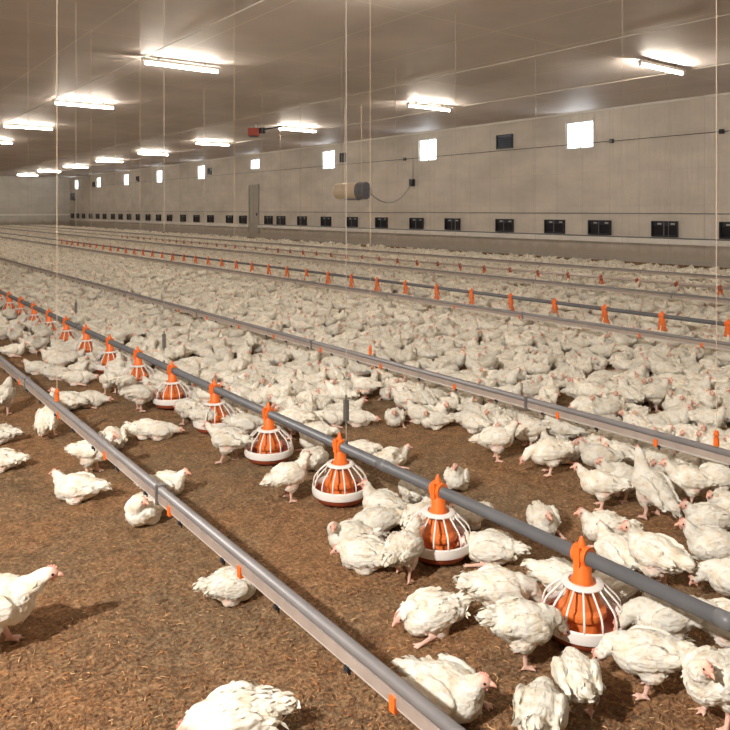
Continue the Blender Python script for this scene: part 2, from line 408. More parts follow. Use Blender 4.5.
# upper vents beside the windows
def vent(px, z0, wd, hh, lab):
    y = wallY(px); e = empty('wall_vent', (WALL, y, z0)); tag(e, lab, 'vent', 'dark vents high on the wall')
    m = MB()
    for (p, q, r, s) in ((-wd, wd, 0, .04), (-wd, wd, hh-.04, hh), (-wd, -wd+.04, .04, hh-.04), (wd-.04, wd, .04, hh-.04)): m.box(-.09, 0, p, q, r, s)
    m.build('vent_frame', 'dark', e)
    m = MB().box(-.02, 0, -wd+.04, wd-.04, .04, hh-.04)
    k = .1
    while k < hh-.08:
        m.add([(-.02, -wd+.04, k), (-.02, wd-.04, k), (-.07, wd-.04, k-.05), (-.07, -wd+.04, k-.05)], [(0, 1, 2, 3)]); k += .09
    m.build('vent_louvre', 'vent_blue', e)
vent(505, 4.33, .43, .58, 'square dark blue vent high on the wall between the two right-hand bright windows')
vent(343.5, 4.38, .26, .5, 'small dark vent just right of the third bright window from the right')
vent(210, 4.35, .28, .5, 'small dark vent right of the window left of the one above the door')
vent(138, 4.3, .3, .5, 'tiny dark vent high on the wall in the distance, left of two windows')
vent(94, 4.2, .3, .5, 'tiny dark vent close to the far end of the right wall, between its last windows')
o = MB().box(WALL-.25, WALL-.002, FAR-2.1, FAR-1.3, 2.9, 3.7).box(WALL-.29, WALL-.25, FAR-2.0, FAR-1.4, 3.0, 3.6).build('control_box', 'heater_grey')
tag(o, 'dark control box on the right wall right at the far corner', 'box')

# ------------------------------------------------- lamps
def make_lamp():
    e = empty('fluorescent_lamp')
    MB().box(-1.0, 1.0, -.05, .05, -.07, 0).build('lamp_housing', 'frame_white', e)
    MB().tube([(-.93, 0, -.115), (.93, 0, -.115)], .03, 12).build('tube', 'tube', e, True)
    for s in (-1, 1): MB().box(min(s*.93, s*.98), max(s*.93, s*.98), -.03, .03, -.145, -.07).build('tube_socket', 'white_plastic', e)
    for s in (-1, 1): MB().box(s*.6-.02, s*.6+.02, -.02, .02, 0, .06).build('mounting_bracket', 'steel', e)
    return e
proto = make_lamp(); first = True
def put_lamp(x, y, lab):
    global first
    o = proto if first else copy_tree(proto); first = False
    o.location = (x, y, CEIL-.06)
    tag(o, lab, 'lamp', 'fluorescent lamps under the ceiling'); return o
r1 = ['lit fluorescent lamp cut by the top edge of the photo', 'large lit fluorescent lamp at upper left, the nearest whole one of the left row',
      'lit fluorescent lamp at left, second whole one of the left row', 'lit fluorescent lamp near the left edge, third of the left row', 'lit fluorescent lamp cut by the left edge of the photo']
for k in range(5): put_lamp(7.05, 8.5+8.1*k, r1[k])
r2 = ['lit fluorescent lamp at far right, beside the brightest high window', 'lit fluorescent lamp above the central bright window, second of the right row',
      'lit fluorescent lamp just right of the red winch on the ceiling', 'lit fluorescent lamp just left of and below the red winch', 'lit fluorescent lamp in the distance, fifth of the right row',
      'small lit fluorescent lamp, fourth from the far end of the right row', 'small lit fluorescent lamp, third from the far end of the right row', 'small lit fluorescent lamp, next to the farthest one', 'tiny lit fluorescent lamp, the farthest one at the left, near the end wall']
for k in range(9): put_lamp(16.6, 9.6+8.5*k, r2[k])
for k in range(9):      # unseen third row of lamps, added for symmetric lighting
    put_lamp(-2.7, 1.9+7.5*k, 'lit fluorescent lamp of the added left-hand row outside the picture')
put_lamp(7.05, .4, 'lit fluorescent lamp of the middle row above the camera'); put_lamp(16.6, 1.1, 'lit fluorescent lamp of the right row beyond the right edge')
for k in range(4): put_lamp(7.05, 49.0+8*k, 'lit fluorescent lamp of the middle row beyond the left edge')

# ceiling conduits and winch
for x, lab in ((6.1, 'thin pale cable running lengthwise under the ceiling left of the near lamp row'), (13.4, 'thin pale cable running lengthwise under the ceiling in the middle of the house'), (17.9, 'thin pale cable running lengthwise under the ceiling near the right wall')):
    pipe_thing('ceiling_cable', [(x, BACK, CEIL-.03), (x, FAR, CEIL-.03)], .012, 'pvc_white', lab, 'cable')
e = empty('ceiling_winch', (14.7, 27.0, CEIL-.5), -.65); tag(e, 'small red winch motor with dark arm fixed under the ceiling', 'winch')
MB().box(-.26, .2, -.15, .15, -.02, .32).build('motor_housing', 'red_paint', e)
MB().box(-.2, .14, -.17, .17, -.05, 0).build('mounting_plate', 'dark', e)
MB().tube([(.2, 0, .22), (.45, 0, .22)], .13, 14).build('gearbox', 'dark', e)
MB().tube([(.4, 0, .27), (1.15, 0, .40)], .035, 8).build('drive_arm', 'dark', e)
MB().box(-.05, .0, -.05, .05, .32, .5).box(.12, .17, -.05, .05, .32, .5).build('hanger', 'steel', e)

# ------------------------------------------------- hanging heater with hose
hx = 15.0; hd = 898*hx/(352+180.0); hy = (hd-SA*hx)/CA; hz = H+19*hd/714
e = empty('gas_heater', (hx, hy, hz), math.radians(-37.36-36)); tag(e, 'tan cylindrical gas heater with dark grey fan end hanging on cords in mid air', 'heater')
m = MB().tube([(-.74, 0, 0), (-.72, 0, 0), (-.66, 0, 0), (-.58, 0, 0), (.32, 0, 0)], [.16, .22, .27, .29, .29], 28); autosmooth(m.build('heater_body', 'heater_tan', e))
m = MB().tube([(.30, 0, 0), (.62, 0, 0), (.62, 0, 0), (.5, 0, 0)], [.305, .305, .27, .26], 28, False); autosmooth(m.build('fan_housing', 'heater_grey', e))
m = MB()
for k in range(6):
    a = k*PI/3; m.add([(.53, .03*math.cos(a), .03*math.sin(a)), (.56, .25*math.cos(a-.2), .25*math.sin(a-.2)), (.53, .25*math.cos(a+.3), .25*math.sin(a+.3))], [(0, 1, 2)])
m.tube([(.5, 0, 0), (.58, 0, 0)], .05, 10); m.build('fan', 'steel', e)
m = MB()
for r in (.08, .15, .22, .28):
    m.tube([(.61, r*math.cos(2*PI*k/16), r*math.sin(2*PI*k/16)) for k in range(17)], .005, 5)
m.build('fan_guard', 'steel', e)
MB().box(-.25, .3, -.1, .1, -.33, -.27).build('burner_tray', 'heater_grey', e)
MB().tube([(-.35, 0, .27), (-.35, 0, CEIL-hz)], .008, 5).build('hanging_cord', 'cord', e)
MB().tube([(.4, 0, .29), (.4, 0, CEIL-hz)], .008, 5).build('hanging_cord', 'cord', e)
Vx, Vy = house((415-365)*33.0/714, 33.0); by = wallY(413); bz = 3.1
bx = empty('wall_switch', (WALL, by, bz)); tag(bx, 'small dark switch box on the wall to the right of the hanging heater', 'switch')
MB().box(-.16, 0, -.12, .12, -.17, .17).build('switch_case', 'dark', bx)
MB().tube([(-.02, 0, .17), (-.02, 0, 1.15)], .01, 5).build('switch_cable', 'heater_grey', bx)
a0 = Vector((hx+.45, hy-.4, hz-.05)); a1 = Vector((WALL-.16, by, bz-.1)); pts = []
for k in range(21):
    u = k/20; p = a0.lerp(a1, u); p.z -= .95*4*u*(1-u)*.62; pts.append(p)
pipe_thing('gas_hose', pts, .016, 'heater_grey', 'thin dark hose sagging from the hanging heater to the wall switch', 'hose', None, 6)

# ------------------------------------------------- drinker lines
Y0, Y1 = -4.0, 82.0
ZD = .30
def drinker(X, lab, orange_px, px_y, ymax_nip, full=True, first_nip=-.4):
    e = empty('drinker_line', (X, 0, ZD)); tag(e, lab, 'drinker line', 'drinker lines')
    # rail: a rounded aluminium tube on top of an open flat face
    m = MB(); m.tube([(.0, Y0, .024), (.0, Y1, .024)], .021, 14); m.build('rail', 'rail_grey', e, True)
    MB().box(-.020, .020, Y0, Y1, -.030, .008).build('water_pipe', 'rail_pink', e)
    m = MB().tube([(-.004, Y0, -.036), (-.004, Y1, -.036)], .012, 10); m.build('support_strip', 'pvc_white', e, True)
    ys = [on_line(X, p) for p in orange_px]
    for y in ys:
        m = MB(); m.box(-.027, .025, y-.013, y+.013, -.052, -.004); m.build('orange_clip', 'orange', e)['label'] = 'orange clip'
    if full:
        k = 0; y = first_nip
        while y < ymax_nip and k < 60:
            m = MB(); m.box(-.024, .010, y-.011, y+.011, -.054, -.038); m.tube([(-.007, y, -.05), (-.007, y, -.070)], .005, 8)
            m.build('nipple', 'dark', e); y += .47; k += 1
    # hanger straps every 3 m
    k = 0; y = .6
    while k < 26:
        m = MB(); m.box(-.026, .026, y-.012, y+.012, -.05, .05); m.build('hanger_bracket', 'steel', e); y += 3.05; k += 1
    return e
drinker(1.43, 'nearest drinker line, grey and pale rail crossing the lower left corner of the photo', [398, 244, 173, 108, 61, 22], 0, 14)
drinker(4.38, 'second drinker line, grey and pale rail between the orange feeders and dense flock', [657, 559, 456, 382, 322, 275, 240, 208, 180], 0, 20, True, .2)
drinker(7.95, 'third drinker line, pale rail crossing the dense flock just before the second feeder pipe', [702, 640, 520, 455], 0, 0, False)
drinker(11.9, 'fourth drinker line, thin pale rail over the flock beyond the second feeder pipe', [], 0, 0, False)
drinker(15.9, 'fifth and farthest drinker line, thin pale rail near the right wall', [], 0, 0, False)

# ------------------------------------------------- feeder pipes and pans
ZF = .335; RF = .029
def feeder_pipe(X, lab, cpl, mat='grey_pipe', z=None):
    e = empty('feeder_pipe', (X, 0, z or ZF)); tag(e, lab, 'feeder pipe', 'feeder pipes')
    MB().tube([(0, Y0, 0), (0, Y1, 0)], RF, 20).build('pipe', mat, e, True)
    for y in cpl: MB().tube([(0, y-.035, 0), (0, y+.035, 0)], RF+.003, 20).build('coupling', 'grey_pipe', e, True)
    return e
feeder_pipe(2.57, 'thick grey feeder pipe carrying the front row of orange pan feeders', [on_line(2.57, 383), on_line(2.57, 726), on_line(2.57, 383)+3, on_line(2.57, 383)+6, on_line(2.57, 383)+9])
feeder_pipe(9.24, 'dark feeder pipe with small orange tops showing, crossing the middle of the flock', [])
feeder_pipe(14.2, 'distant feeder pipe beyond the fourth drinker line, nearly hidden by birds', [], 'rail_pink', .26)

def make_feeder():
    e = empty('pan_feeder')
    # pan
    m = MB().lathe([(.0, .0), (.11, .0), (.145, .010), (.163, .040), (.165, .058), (.157, .058), (.150, .045), (.12, .022), (0, .018)], 48)
    autosmooth(m.build('pan', 'pan_red', e), 50)
    m = MB().lathe([(.162, .042), (.173, .046), (.177, .066), (.174, .090), (.167, .094), (.161, .088), (.161, .052), (.162, .042)], 48)
    autosmooth(m.build('pan_rim', 'white_plastic', e), 50)
    # inner cone with ribs
    m = MB().lathe([(.045, .226), (.054, .215), (.058, .20), (.076, .128), (.096, .117), (.100, .100), (.096, .090), (.080, .084), (.086, .03), (.06, .024)], 64, (0, 0), 16, .018)
    autosmooth(m.build('feed_cone', 'orange_dirty', e), 35)
    # grill: ring + 14 bent bars
    m = MB().lathe([(.058, .213), (.084, .211), (.088, .217), (.084, .223), (.058, .226), (.058, .213)], 48)
    autosmooth(m.build('grill_ring', 'white_plastic', e), 50)
    for k in range(14):
        a = 2*PI*(k+.5)/14; ca, sa = math.cos(a), math.sin(a)
        path = [(.080, .218), (.113, .190), (.142, .163), (.156, .145), (.164, .120), (.168, .088)]
        MB().tube([(r*ca, r*sa, z) for r, z in path], [.0046]*6, 6).build('grill_bar', 'white_plastic', e, True)
    # neck with saddle around the pipe and pointed top
    m = MB().lathe([(.044, .22), (.045, .235), (.038, .246), (.038, .292), (.032, .30)], 28); m.tube([(-.004, 0, .29), (-.004, 0, .312)], .031, 20)
    autosmooth(m.build('neck', 'orange', e), 40)
    m = MB()
    m.tube([(0, -.034, ZF), (0, .034, ZF)], RF+.0095, 24)
    m.tube([(-.002, 0, .352), (-.004, 0, .375), (-.006, 0, .398), (-.004, 0, .413)], [.026, .018, .011, .005], 14)
    m.box(-.044, -.03, -.015, .015, .295, .375); m.box(.03, .043, -.013, .013, .300, .355)
    autosmooth(m.build('pipe_clamp', 'orange', e), 35)
    MB().tube([(0, .036, ZF), (0, .044, ZF)], .012, 10).build('clamp_screw', 'dark', e)
    return e
F1X = 2.57; F0 = on_line(F1X, 582); 
proto = make_feeder(); feeders = []
ordn = ['nearest whole orange pan feeder at lower right, birds eating around it', 'orange pan feeder, second from the right, a bird eating at its left side',
        'orange pan feeder third from the right, nearest the photo centre', 'orange pan feeder with white grill, fourth from the right, between two standing birds',
        'orange pan feeder, fifth from the right, a plump bird in front of it', 'orange pan feeder, sixth from the right, left of the hanging winch cord', 'orange pan feeder, seventh from the right, half hidden by eating birds']
for k in range(22):
    o = proto if k == 0 else copy_tree(proto)
    y = F0 + .886*k
    o.location = (F1X, y, .006); o.rotation_euler = (0, 0, random.uniform(-.12, .12)*0)
    lab = ordn[k] if k < 7 else 'small orange pan feeder in the distant left end of the front feeder row' if k > 13 else 'orange pan feeder in the front row at left, %s from the left edge' % ['seventh', 'sixth', 'fifth', 'fourth', 'third', 'second', 'first'][k-7]
    tag(o, lab, 'feeder', 'distant pan feeders at the left end of the front row' if k > 13 else 'pan feeders of the front row'); feeders.append((F1X, y))
def simple_feeder():
    e = empty('pan_feeder')
    MB().lathe([(.0, .006), (.11, .006), (.172, .045), (.174, .062), (.1, .03), (0, .02)], 16).build('pan', 'pan_red', e)
    m = MB().lathe([(.172, .048), (.186, .070), (.176, .094), (.170, .056)], 16)
    for k in range(8):
        a = 2*PI*(k+.5)/8; m.tube([(r*math.cos(a), r*math.sin(a), z) for r, z in [(.086, .21), (.155, .155), (.178, .088)]], .005, 4)
    m.build('grill', 'white_plastic', e)
    MB().lathe([(.045, .24), (.05, .19), (.07, .1), (.07, .03)], 14).build('feed_cone', 'orange_dirty', e)
    m = MB(); m.tube([(0, 0, .21), (0, 0, .29), (0, 0, .36), (0, 0, .40)], [.042, .040, .028, .010], 10); m.tube([(0, -.04, ZF), (0, .04, ZF)], RF+.007, 14)
    m.build('pipe_clamp', 'orange', e); return e
sp = simple_feeder(); fst = True
red_brown_clamp = [c for c in sp.children if c.name.startswith('pipe_clamp')][0].data.copy(); red_brown_clamp.materials.clear(); red_brown_clamp.materials.append(M['pan_red'])  # third-row clamps take the red-brown of the pans
zone_f = {9.24: 'orange feeder top on the second feeder pipe', 14.2: 'small orange feeder top in the flock before the right wall'}
names2 = ['at the right edge', 'second from the right edge', 'third from the right edge', 'fourth from the right edge', 'fifth from the right edge', 'sixth from the right edge', 'seventh from the right edge', 'eighth from the right edge']
for X, px0, n in ((9.24, 728, 36), (14.2, 720, 40)):
    y0 = on_line(X, px0)
    for k in range(n):
        o = sp if fst else copy_tree(sp); fst = False
        if X > 10:
            o.scale = (1, 1, .78)
            for ch in o.children:
                if ch.name.startswith('pipe_clamp'):
                    ch.data = red_brown_clamp
        o.location = (X, y0+.905*k, .006); feeders.append((X, y0+.905*k))
        if X < 10 and k < 8: tag(o, zone_f[X] + ', ' + names2[k], 'feeder', 'feeders on the second feeder pipe')
        else: tag(o, zone_f[X] + (', in its distant run' if X < 10 else ''), 'feeder', ('distant ' if X < 10 else '') + ('feeders on the second feeder pipe' if X < 10 else 'feeders on the third feeder pipe'))

# ------------------------------------------------- suspension cords
def cord(X, px, z0, lab, orange=False, ratchet=False, r=.0035, mat='cord', group='suspension cords'):
    y = on_line(X, px); e = empty('suspension_cord', (X, y, z0)); tag(e, lab, 'cord', group)
    r = max(r*.7, .00019*proj(X, y)[2])
    MB().tube([(0, 0, 0), (0, 0, CEIL-z0)], r, 6).build('cord', mat, e)
    if orange:
        m = MB(); m.tube([(0, 0, .0), (0, 0, .05)], .017, 10); m.tube([(0, 0, .05), (0, 0, .07), (0, 0, .095)], [.008, .018, .010], 10); m.build('adjuster', 'orange', e)['label'] = 'orange adjuster'
    if ratchet:
        m = MB(); m.box(-.014, .014, -.012, .012, .14, .27); m.tube([(0, 0, .12), (0, 0, .30)], .007, 6); m.build('ratchet', 'steel', e)['label'] = 'dark metal ratchet'
    MB().tube([(0, -.0, -.01), (0, 0, .02)], .012, 8).build('hook', 'steel', e)
cord(1.43, 57, ZD+.05, 'pale cord down to the nearest drinker line at left with an orange adjuster', True)
0 and cord(1.43, 245, ZD+.05, 'thin cord down to the nearest drinker line at its middle', False, False, .0022, 'grey_cord')
cord(F1X, 346, ZF+.03, 'grey cord with dark ratchet holding the thick feeder pipe near the photo centre', False, True, .003, 'grey_cord')
cord(F1X, 164, ZF+.03, 'thin grey cord with ratchet holding the feeder pipe at left', False, True, .003, 'grey_cord')
cord(F1X, 76, ZF+.03, 'thin grey cord holding the distant part of the front feeder pipe', False, True, .003, 'grey_cord')
cord(F1X, 28, ZF+.03, 'thin grey cord holding the front feeder pipe close to the left edge', False, False, .003, 'grey_cord')
labs = ['pale cord at the far right down to the second drinker line, orange at its foot', 'pale cord right of the heater down to the second drinker line', 'thin pale cord left of the photo centre down to the second drinker line', 'thin pale cord right of the large left lamp down to the second drinker line', 'thin pale cord at left down to the distant second drinker line']
for i, p in enumerate([716, 370, 234, 140, 91]): cord(4.38, p, ZD+.05, labs[i], i < 2)
for X, ps in ((9.24, (622, 455, 341, 262, 204, 115)), (12.0, (535, 395, 300, 180, 130)), (15.9, (668, 430, 280, 152))):
    for i, p in enumerate(ps):
        lb = {9.24: 'faint cord down to the second feeder pipe', 12.0: 'faint cord down to the fourth drinker line', 15.9: 'faint cord down to the farthest drinker line'}[X]
        cord(X if X != 12.0 else 11.9, p, ZD+.05, lb + ', ' + ['nearest one', 'second one from the right', 'third one from the right', 'fourth one from the right', 'fifth one from the right', 'the leftmost one'][i], False, False, .0025, 'grey_cord')

# ================================================================= CHICKENS
def rotY(p): return Matrix.Rotation(-p, 3, 'Y')
def chicken_geo(pose, seed, voxel, leaves):
    """continuous body: ellipsoids and tapered tubes fused by a voxel remesh, with ruffled feather tips laid over it"""
    r = random.Random(seed)
    P = dict(stand=(.150, .12), walk=(.152, .10), up=(.160, .55), peck=(.142, -.12), back=(.150, .05), sit=(.070, .06), sleep=(.066, 0), turn=(.070, .08), sprawl=(.060, -.05), upsit=(.085, .3))
    bz, pit = P[pose]; legs = pose in ('stand', 'walk', 'up', 'peck', 'back')
    R = rotY(pit); Cn = Vector((0, 0, bz))
    def L(x, y, z): return Cn + R @ Vector((x, y, z))
    m = MB()
    fat = r.uniform(.95, 1.06)
    m.ell(Cn, (.108, .080*fat, .074), R, 20, 14)
    m.ell(L(.050, 0, -.006), (.066, .070*fat, .066), R)
    m.ell(L(-.07, 0, .006), (.066, .060*fat, .054), R)
    m.ell(L(-.125, 0, .024), (.048, .034, .020), rotY(pit+.35))
    m.ell(L(-.15, 0, .034), (.034, .026, .011), rotY(pit+.45))
    wing_tip = []
    for s in (-1, 1):
        flare = r.uniform(0, .25)
        wr = Euler((s*.12, 0, s*flare*.5)).to_matrix()
        m.ell(L(-.005, s*.070*fat, .018), (.078, .020, .046), R @ wr @ rotY(-.15))
        m.ell(L(-.075, s*(.060*fat+flare*.03), .012), (.052, .013, .024), R @ wr @ rotY(-.1))
        wing_tip.append(L(-.11, s*.05, .016))
        m.ell(L(-.012, s*.044, -.045), (.046, .034, .038), R)
    feats = {'shank': []}
    if legs:
        for s in (-1, 1):
            k = {'walk': s*.035, 'up': .01}.get(pose, s*.008)
            hip = L(-.010, s*.044, -.055); knee = Vector((-.012+k*.5, s*.046, .062)); ank = Vector((k-.004, s*.048, .012))
            m.tube([hip, (hip+knee)/2+Vector((.008, 0, 0)), knee], [.030, .024, .012], 10)
            m.tube([knee, ank], [.0105, .0085], 8)
            for a, ln in ((0, .045), (.55, .038), (-.55, .038), (PI, .020)):
                m.tube([ank+Vector((0, 0, -.002)), ank+Vector((math.cos(a)*ln*.5, math.sin(a)*ln*.5, -.002)), ank+Vector((math.cos(a)*ln, math.sin(a)*ln, -.007))], [.0075, .0065, .004], 7)
            feats['shank'].append((knee, ank))
    elif pose in ('sprawl', 'sleep', 'sit'):
        s = r.choice((-1, 1)); a = Vector((.02, s*.07, .016)); b_ = Vector((.075, s*.09, .012))
        m.tube([Vector((-.01, s*.05, .03)), a, b_], [.022, .011, .008], 8)
        for w in (0, .5, -.5): m.tube([b_, b_+Vector((math.cos(w)*.036, math.sin(w)*.036, -.005))], [.0075, .004], 7)
        feats['shank'].append((a, b_+Vector((.03, 0, 0))))
    sh = L(.080, 0, .022)
    sd = r.choice((-1, 1))
    N = dict(stand=([(.028, 0, .030), (.048, 0, .060)], (1, sd*.15, -.12)), walk=([(.035, 0, .02), (.07, 0, .045)], (1, 0, -.25)),
             up=([(.012, 0, .045), (.022, 0, .095)], (1, sd*.3, -.1)), peck=([(.045, 0, -.012), (.072, 0, -.052)], (.62, 0, -.8)),
             back=([(.02, sd*.02, .035), (.02, sd*.045, .062)], (.35, sd*.9, -.15)),
             sit=([(.018, 0, .026), (.032, 0, .046)], (1, sd*.25, -.12)), sleep=([(.025, 0, .002), (.042, 0, -.010)], (.85, sd*.3, -.5)),
             turn=([(.012, sd*.02, .03), (.008, sd*.045, .052)], (.15, sd*1, -.2)), sprawl=([(.035, sd*.01, -.01), (.070, sd*.02, -.022)], (1, sd*.35, -.12)),
             upsit=([(.012, 0, .035), (.020, 0, .066)], (1, 0, -.1)))[pose]
    pts = [L(.045, 0, .01), sh] + [sh+Vector(q) for q in N[0]]
    m.tube(pts, [.052, .045, .033, .0225], 14)
    hd = Vector(N[1]).normalized(); hc = pts[-1] + hd*.010 + Vector((0, 0, .004))
    q = hd.to_track_quat('X', 'Z').to_matrix()
    m.ell(hc, (.0275, .0195, .0205), q, 14, 10); m.ell(hc+hd*.014, (.017, .013, .013), q)
    me = m.mesh('tmp'); o = bpy.data.objects.new('tmp', me); C.objects.link(o)
    md = o.modifiers.new('r', 'REMESH'); md.mode = 'VOXEL'; md.voxel_size = voxel; md.use_smooth_shade = True
    sm = o.modifiers.new('s', 'SMOOTH'); sm.iterations = 3 if voxel < .007 else 1; sm.factor = .5
    dg = bpy.context.evaluated_depsgraph_get(); ev = o.evaluated_get(dg); out = bpy.data.meshes.new_from_object(ev)
    bpy.data.objects.remove(o)
    V = np.empty(len(out.vertices)*3, np.float32); out.vertices.foreach_get('co', V); V = V.reshape(-1, 3)
    Nn = np.empty(len(out.vertices)*3, np.float32); out.vertex_normals.foreach_get('vector', Nn); Nn = Nn.reshape(-1, 3)
    F = [tuple(p.vertices) for p in out.polygons]
    bpy.data.meshes.remove(out)
    # colour regions: bare skin of face and shanks, pinkish flank
    skin = np.zeros(len(V))
    fc = np.array(hc + hd*.012); dd = np.linalg.norm(V-fc, axis=1); skin = np.maximum(skin, np.clip((.0265-dd)/.010, 0, .85))
    for a, b_ in feats['shank']:
        a = np.array(a); b_ = np.array(b_); ab = b_-a; t_ = np.clip(((V-a) @ ab)/(ab @ ab), 0, 1); dd = np.linalg.norm(V-(a+t_[:, None]*ab), axis=1)
        skin = np.maximum(skin, np.clip((.022-dd)/.010, 0, .72))
    if legs: skin = np.maximum(skin, np.where(V[:, 2] < .05, .72, 0))
    for s in (-1, 1):   # thinly feathered flank below the wing
        c = np.array(L(-.03, s*.066, -.032)); dd = np.linalg.norm((V-c)*np.array([.6, 1, 1]), axis=1); skin = np.maximum(skin, np.clip((.035-dd)/.03, 0, 1)*r.choice((.1, .35, .55)))
    # feathers: ruffled noise + overlapping tips
    amp = .0040
    for i in range(len(V)):
        if skin[i] < .5:
            p = V[i]; V[i] += Nn[i]*amp*noise.noise(Vector((p[0]*42, p[1]*70, p[2]*70+seed)))
    V[:, 2] = np.maximum(V[:, 2], .0015)
    feats.update(hc=hc, hd=hd, q=q)
    LV = []; LF = []; Ls = []
    cand = [i for i in range(len(V)) if skin[i] < .4 and (V[i][2] > .03)]
    for k in range(leaves):
        i = r.choice(cand); p = Vector(V[i]); n = Vector(Nn[i])
        lp = R.transposed() @ (p-Cn)
        back = R @ Vector((-1, 0, -.12)) + Vector((r.uniform(-.25, .25), r.uniform(-.3, .3), r.uniform(-.3, .15)))
        if lp.x > .09: back = Vector((-.5, 0, -1))
        t_ = (back - n*back.dot(n))
        if t_.length < .2: continue
        t_.normalize(); side = n.cross(t_)
        ln = r.uniform(.014, .026)
        if lp.x < -.03: ln *= 1.35
        if lp.x < -.11 and lp.z > 0: ln = r.uniform(.03, .046)
        if abs(lp.y) > .065: ln *= 1.2
        wd = ln*r.uniform(.2, .3); lift = r.uniform(-.0005, .0024)*(2.6 if lp.x < -.08 else 1)
        if lp.x > .03 and r.random() < .6: continue
        b0 = len(LV)
        LV += [p-n*.002-side*wd*.6, p-n*.002+side*wd*.6, p+t_*ln*.55+n*(lift+.0015)+side*wd, p+t_*ln*.55+n*(lift+.0015)-side*wd, p+t_*ln+n*lift*.7]
        LF += [(b0, b0+1, b0+2, b0+3), (b0+3, b0+2, b0+4)]; Ls += [float(skin[i])*.6]*5
    n0 = len(V)
    Vt = np.vstack([V, np.array([tuple(p) for p in LV], np.float32).reshape(-1, 3)]) if LV else V
    Ft = F + [tuple(i+n0 for i in f) for f in LF]
    st = np.concatenate([skin, np.array(Ls)]) if LV else skin
    return Vt, Ft, st, feats
def set_tint(me, r_, b_=None):
    at = me.color_attributes.new('tint', 'FLOAT_COLOR', 'POINT'); n = len(r_)
    a = np.zeros((n, 4), np.float32); a[:, 0] = r_; a[:, 3] = 1
    if b_ is not None: a[:, 2] = b_
    at.data.foreach_set('color', a.ravel())
def chicken_proto(pose, seed):
    V, F, s, ft = chicken_geo(pose, seed, .0052, 230)
    me = bpy.data.meshes.new('body'); me.from_pydata([tuple(map(float, v)) for v in V], [], F); me.update(); set_tint(me, s)
    me.polygons.foreach_set('use_smooth', [True]*len(me.polygons)); me.materials.append(M['feathers'])
    hc, hd, q = ft['hc'], ft['hd'], ft['q']
    side = q @ Vector((0, 1, 0)); up = q @ Vector((0, 0, 1))
    parts = [('body', me)]
    b = MB(); t0 = hc+hd*.024
    b.tube([t0, t0+hd*.008, t0+hd*.016-up*.002, t0+hd*.021-up*.006], [.0085, .0068, .0042, .001], 8); mm = b.mesh('beak'); mm.materials.append(M['beak']); parts.append(('beak', mm))
    b = MB()
    for k, (a, h_) in enumerate(((.014, .005), (.006, .008), (-.002, .007), (-.009, .005))): b.ell(hc+hd*a+up*(.017+h_*.4), (.0045, .0018, h_), q, 8, 6)
    mm = b.mesh('comb'); mm.materials.append(M['skin']); parts.append(('comb', mm))
    for sgn in (-1, 1):
        b = MB(); b.ell(hc+hd*.010+side*sgn*.0178+up*.004, (.0042, .0026, .0042), q, 8, 6); mm = b.mesh('eye'); mm.materials.append(M['eye']); parts.append(('eye', mm))
    b = MB()
    for sgn in (-1, 1): b.ell(hc+hd*.016+side*sgn*.004-up*.017, (.0045, .002, .007), q, 8, 6)
    mm = b.mesh('wattle'); mm.materials.append(M['skin']); parts.append(('wattle', mm))
    for _, mm in parts[1:]: mm.polygons.foreach_set('use_smooth', [True]*len(mm.polygons))
    return parts
POSES = {}
for i, (p, n) in enumerate((('stand', 2), ('walk', 1), ('up', 1), ('peck', 2), ('back', 1), ('sit', 3), ('sleep', 3), ('turn', 2), ('sprawl', 2), ('upsit', 1))):
    POSES[p] = [chicken_proto(p, 11*i+j+3) for j in range(n)]
CH = {'n': 0}
POSE_TXT = dict(stand='standing', walk='walking', up='standing tall', peck='pecking', back='standing head turned', sit='sitting', sleep='lying', turn='looking back', sprawl='sprawled', upsit='sitting upright')
def put_chicken(X, Y, rot, pose, sc, label, group, detail=True, var=None):
    parts = POSES[pose][(CH['n'] if var is None else var) % len(POSES[pose])]; CH['n'] += 1
    if detail:
        e = empty('chicken', (X, Y, 0), rot); e.scale = (sc, sc, sc)
        for nm, me in parts:
            o = bpy.data.objects.new(nm, me); C.objects.link(o); o.parent = e
    else:
        e = bpy.data.objects.new('chicken', parts[0][1]); C.objects.link(e); e.location = (X, Y, 0); e.rotation_euler = (0, 0, rot); e.scale = (sc, sc, sc)
    tag(e, label, 'chicken', group); return e

